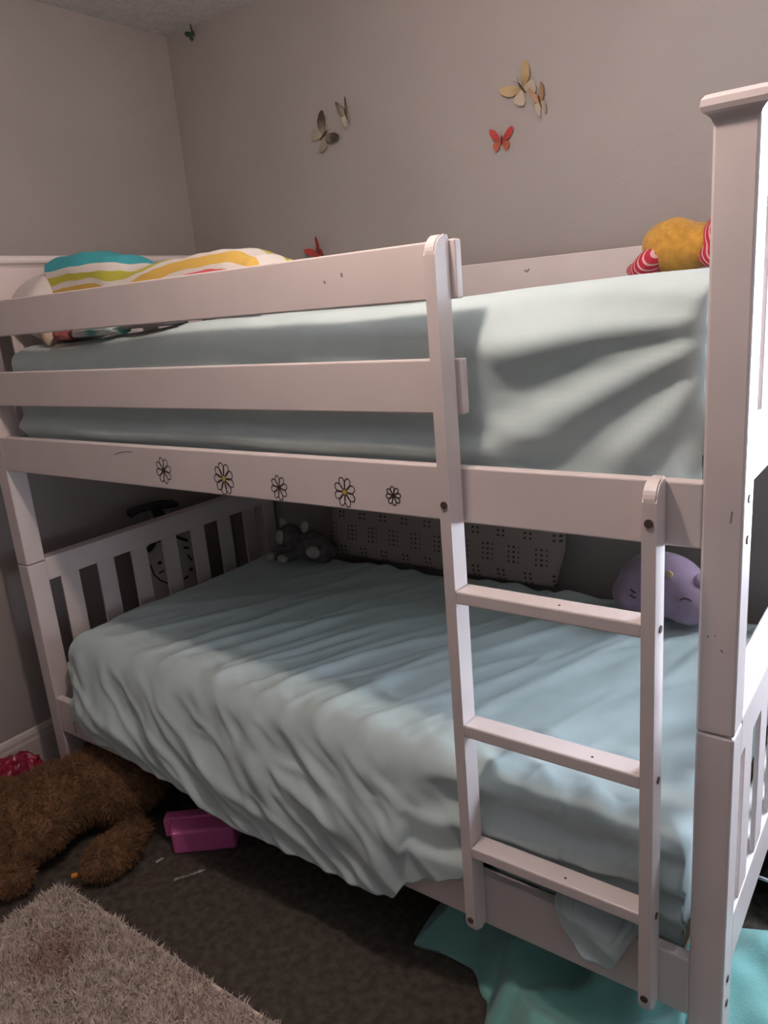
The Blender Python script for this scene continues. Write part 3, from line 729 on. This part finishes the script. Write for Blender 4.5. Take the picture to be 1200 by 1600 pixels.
M_RD1 = wing_mat('red_wing', (0.36, 0.035, 0.025), (0.52, 0.055, 0.05), 0.0, 0.04, 0.01); M_RD2 = wing_mat('orange_red_wing', (0.30, 0.05, 0.03), (0.55, 0.14, 0.07), 0.0, 0.04, 0.01)
M_GR1 = wing_mat('green_wing', (0.05, 0.10, 0.05), (0.03, 0.06, 0.035), 0.0, 0.04, 0.01)
M_BB = mat('dark_butterfly_body', (0.07, 0.05, 0.03), 0.7)
yw = YB-0.001
butterfly((0.430, yw, 1.997), -0.95, 1.02, 0.12, 0.20, M_OL1, M_OL2, M_BB, 'olive and pale butterfly with spread wings, lower of the two olive ones')
butterfly((0.532, yw, 2.040), 0.22, 0.92, 1.20, 1.10, M_OL1, M_OL2, M_BB, 'narrow dark olive butterfly with folded wings, upper of the two olive ones')
butterfly((1.148, yw, 1.988), 0.62, 0.92, 0.15, 0.2, M_TN1, M_TN2, M_BB, 'tan butterfly with open wings on the wall above the small red one')
butterfly((1.199, yw, 1.944), 0.25, 0.85, 1.2, 1.05, M_PC1, M_TN2, M_BB, 'peach butterfly with folded wings right of the tan one')
butterfly((1.079, yw, 1.868), -0.05, 0.66, 0.12, 0.12, M_RD1, M_RD2, M_BB, 'small red butterfly below the tan butterfly')
butterfly((0.358, yw, 1.640), 0.55, 0.75, 0.3, 0.5, M_RD1, M_RD1, M_BB, 'red butterfly peeking above the top guard board')
butterfly((-0.124, yw, 2.432), 0.5, 0.5, 0.2, 0.6, M_GR1, M_GR1, M_BB, 'tiny dark green butterfly in the corner at the ceiling')

# ------------------------------------------------------------------ floor things
# shag rug
RX0, RX1, RY0, RY1 = 0.345, 1.50, -1.25, -0.265
t = thing('shag_rug', 'cream shaggy rug with a faded pink stain on the floor', 'rug', (0, 0, 0))
def rr(k):
    pts = []; r = 0.06
    for cx, cy, a0 in ((RX1-r, RY1-r, 0), (RX0+r, RY1-r, 90), (RX0+r, RY0+r, 180), (RX1-r, RY0+r, 270)):
        for j in range(6):
            a = math.radians(a0+18*j); pts.append((cx+r*math.cos(a), cy+r*math.sin(a)))
    return pts
M_RUGM = bpy.data.materials.new('cream_shag_stained'); M_RUGM.use_nodes = True
def rug_mat(m):
    nt = m.node_tree; b = nt.nodes['Principled BSDF']; b.inputs['Roughness'].default_value = 1.0; b.inputs['Specular IOR Level'].default_value = 0.1
    tc = nt.nodes.new('ShaderNodeTexCoord')
    n = nt.nodes.new('ShaderNodeTexNoise'); n.inputs['Scale'].default_value = 38; nt.links.new(tc.outputs['Object'], n.inputs['Vector'])
    r = nt.nodes.new('ShaderNodeValToRGB'); r.color_ramp.elements[0].position = 0.3; r.color_ramp.elements[1].position = 0.7
    r.color_ramp.elements[0].color = (0.66, 0.55, 0.48, 1); r.color_ramp.elements[1].color = (0.90, 0.78, 0.70, 1)
    nt.links.new(n.outputs['Fac'], r.inputs['Fac'])
    d = nt.nodes.new('ShaderNodeVectorMath'); d.operation = 'DISTANCE'; nt.links.new(tc.outputs['Object'], d.inputs[0]); d.inputs[1].default_value = (0.56, -0.42, 0.02)
    n2 = nt.nodes.new('ShaderNodeTexNoise'); n2.inputs['Scale'].default_value = 16; nt.links.new(tc.outputs['Object'], n2.inputs['Vector'])
    ad = nt.nodes.new('ShaderNodeMath'); ad.operation = 'MULTIPLY_ADD'; nt.links.new(n2.outputs['Fac'], ad.inputs[0]); ad.inputs[1].default_value = 0.10; nt.links.new(d.outputs['Value'], ad.inputs[2])
    mr = nt.nodes.new('ShaderNodeMapRange'); mr.inputs['From Min'].default_value = 0.07; mr.inputs['From Max'].default_value = 0.14; mr.inputs['To Min'].default_value = 0.55; mr.inputs['To Max'].default_value = 0.0
    nt.links.new(ad.outputs[0], mr.inputs['Value'])
    mx = nt.nodes.new('ShaderNodeMix'); mx.data_type = 'RGBA'; mx.inputs['B'].default_value = (0.42, 0.20, 0.17, 1)
    nt.links.new(mr.outputs['Result'], mx.inputs['Factor']); nt.links.new(r.outputs['Color'], mx.inputs['A']); nt.links.new(mx.outputs['Result'], b.inputs['Base Color'])
rug_mat(M_RUGM)
prism('backing', rr(0), 'z', 0.0005, 0.010, M_RUGM, t)
n = 90000
P = np.column_stack([RX0+0.006+rng.random(n)*(RX1-RX0-0.012), RY0+0.006+rng.random(n)*(RY1-RY0-0.012), np.full(n, 0.009)])
keep = ~((P[:, 0] < RX0+0.05) & (P[:, 1] > RY1-0.05) & (np.hypot(P[:, 0]-RX0-0.06, P[:, 1]-RY1+0.06) > 0.06))
P = P[keep]
clump = np.array([[N3(p[0]*28, p[1]*28, 1), N3(p[0]*28, p[1]*28, 7)] for p in P])
Nn = np.column_stack([clump*1.1, np.ones(len(P))]); Nn /= np.linalg.norm(Nn, axis=1)[:, None]
tufts('pile', P, Nn, 0.021, 0.0017, M_RUGM, t, 0.5, 0.35)

# big brown teddy lying half under the bed
t = thing('teddy_bear', 'large shaggy brown teddy bear lying on the floor by the bed', 'toy', (0.2, -0.15, 0.0))
bm = bmesh.new()
o0 = Vector((0.2, -0.15, 0))
for c, r, rt in (((0.215, -0.015, 0.118), (0.185, 0.115, 0.104), (0, 0, 0.6)), ((0.075, -0.275, 0.105), (0.235, 0.135, 0.100), (0, 0, 0.30)), ((0.14, -0.145, 0.11), (0.13, 0.14, 0.10), None),
                 ((0.425, -0.150, 0.052), (0.058, 0.090, 0.050), (0, 0, 0.05)), ((0.37, -0.05, 0.030), (0.05, 0.06, 0.026), (0, 0, -0.5)),
                 ((-0.11, -0.40, 0.10), (0.13, 0.12, 0.095), None), ((0.22, -0.36, 0.05), (0.10, 0.06, 0.045), (0, 0, 0.3))):
    ellipsoid(bm, Vector(c)-o0, r, rt)
body = fuse('body', bm, M_BEAR, 0.014, t, 5)
for v in body.data.vertices:
    if v.co.z < 0.004: v.co.z = 0.004
Ps, Ns = sample_surface(body, 52000)
k = Ps[:, 2] > 0.012; Ps, Ns = Ps[k], Ns[k]
tufts('fur', Ps-Ns*0.002, Ns, 0.018, 0.0011, M_BEAR, t, 0.55, 0.35)

# pink bin on its side
M_PINK = mat('pink_plastic', (0.72, 0.16, 0.41), 0.4, 5, 0.04)
t = thing('pink_bin', 'small pink plastic bin tipped over at the edge of the bed', 'bin', (0.520, -0.032, 0.0), (0, 0, math.atan2(0.118, 0.146)))
bm = bmesh.new(); bm_box(bm, (0, 0, 0.001), (0.188, 0.058, 0.082), 0.009, 3)
for v in bm.verts:      # taper towards the base, which faces the room
    k = v.co.y/0.058; v.co.x = 0.094+(v.co.x-0.094)*(0.94+0.06*k); v.co.z = 0.001+(v.co.z-0.001)*(0.88+0.12*k)
bmesh.ops.delete(bm, geom=[f for f in bm.faces if f.calc_center_median().y > 0.0575], context='FACES')
o = bm_obj('bin_body', bm, M_PINK, t); thicken(o, 0.0025, -1)
bm = bmesh.new()
for a, b in (((-0.022, 0.045, 0.030), (0.002, 0.078, 0.086)), ((0.186, 0.045, 0.030), (0.210, 0.078, 0.086)), ((-0.018, 0.045, 0.080), (0.206, 0.078, 0.090)), ((0.0, 0.055, 0.001), (0.188, 0.078, 0.006))):
    bm_box(bm, a, b, 0.003)
bm_obj('rim', bm, M_PINK, t)

# crumpled red plastic by the left wall
M_REDP = mat('red_plastic_film', (0.45, 0.018, 0.045), 0.35, 20, 0.25, color2=(0.24, 0.01, 0.05))
o = crumple('red_bag', (-0.150, -0.095, 0.062), (0.078, 0.075, 0.075), M_REDP, 3.7, None, 0.82, 0.28, 2.6, 40); o.data.polygons.foreach_set('use_smooth', [False]*len(o.data.polygons))
tag(o, 'crumpled red plastic bag by the left wall', 'bag')
# litter
o = box('paper_scrap', (-0.004, -0.011, 0.0), (0.004, 0.011, 0.0012), M_WPL, None, 0); o.location = (0.506, -0.063, 0.002); o.rotation_euler = (0, 0, -0.15)
tag(o, 'tiny white paper scrap on the carpet before the pink bin', 'scrap')
M_CLR = mat('clear_film', (0.42, 0.38, 0.35), 0.2, 60, 0.3, color2=(0.16, 0.13, 0.12))
def strip(u, v):
    x = -0.042+0.084*u; return x, (v-0.5)*0.012*(1-0.3*u)+0.003*N3(u*5, 1), 0.004+0.003*N3(u*9, v*3, 4)
o = grid('plastic_strip', 24, 4, strip, M_CLR); thicken(o, 0.0008); o.location = (0.628, -0.058, 0.0); o.rotation_euler = (0, 0, 1.02); tag(o, 'shiny clear plastic strip on the carpet', 'wrapper')
bm = bmesh.new(); tube_bm(bm, [(0.030*math.cos(a), 0.030*math.sin(a), 0.0012) for a in [2*math.pi*k/28 for k in range(28)]], 0.0009, 6, True)
o = bm_obj('hair_tie', bm, mat('tan_elastic', (0.24, 0.17, 0.08), 0.7), None, True); o.location = (0.534, -0.132, 0.0); tag(o, 'thin tan elastic ring on the carpet', 'hair tie')
o = box('orange_bead', (-0.009, -0.006, 0), (0.009, 0.006, 0.010), mat('orange_plastic', (0.75, 0.25, 0.02), 0.4), None, 0.003); o.location = (0.385, -0.245, 0.030); o.rotation_euler = (0.2, 0, 0.9)
tag(o, 'small orange plastic piece at the corner of the rug', 'trinket')

# teal blanket heaped on the floor
M_TEAL = mat('teal_fleece', (0.22, 0.48, 0.44), 0.95, 9, 0.08, 0.15, 220, sheen=0.3, color2=(0.18, 0.43, 0.40))
YMIN = [(1.27, 0.07), (1.42, 0.075), (1.49, 0.02), (1.56, -0.09), (1.66, -0.17), (2.3, -0.22)]
YMAX = [(1.27, 0.20), (1.40, 0.42), (1.9, 0.47), (2.3, 0.50)]
def teal(u, v):
    x = 1.275+u*0.95
    y0, y1 = interp(x, YMIN), interp(x, YMAX)
    y = y0+v*(y1-y0)
    e = min(u*0.95, (1-u)*0.95, v*(y1-y0), (1-v)*(y1-y0))
    a1 = max(0.0, ridge(x*2.6+y*1.5, y*3.6-x*1.2, 6))
    a2 = max(0.0, ridge(x*5.5-y*3.0+4.0, y*6.0+x*2.0, 2))
    h = 0.045+0.03*N3(x*3.1, y*3.4, 2)+0.055*a1**2+0.030*a2**2+0.008*N3(x*16, y*16, 3)
    h += 0.060*math.exp(-(((x-1.72)/0.17)**2+((y+0.09)/0.07)**2))
    h += 0.050*math.exp(-(((x-2.05)/0.14)**2+((y-0.25)/0.16)**2))
    h *= 0.18*sstep(0.0, 0.008, e)+0.82*sstep(0.0, 0.11, e)
    if LX-0.03 < x < LX+PW+0.03 and -0.03 < y < PD+0.03: h = min(h, 0.03)
    return x+0.012*N3(y*8, 5), y+0.016*N3(x*9, 9), max(0.003, h)
o = grid('teal_blanket', 130, 110, teal, M_TEAL); thicken(o, 0.004, 1); tag(o, 'teal fleece blanket heaped on the floor under the ladder', 'blanket')
# black bag with cable beyond the foot of the bed
M_BLK = mat('black_plastic', (0.012, 0.012, 0.014), 0.3, 20, 0.3, 0.5, 40)
o = crumple('black_bag', (2.04, 0.70, 0.075), (0.17, 0.13, 0.085), M_BLK, 6.1, None, 0.8, 0.25, 2.2, 40); tag(o, 'shiny black bag on the floor beyond the bed foot', 'bag')
o = tube('white_cable', [(1.885, 0.62, 0.005), (1.905, 0.555, 0.09), (1.919, 0.533, 0.122), (1.943, 0.527, 0.126), (2.0, 0.515, 0.115), (2.08, 0.51, 0.06), (2.16, 0.52, 0.005)], 0.004, mat('white_cable_plastic', (0.7, 0.66, 0.7), 0.4), None, 8)
tag(o, 'thin white cable lying across the black bag', 'cable')
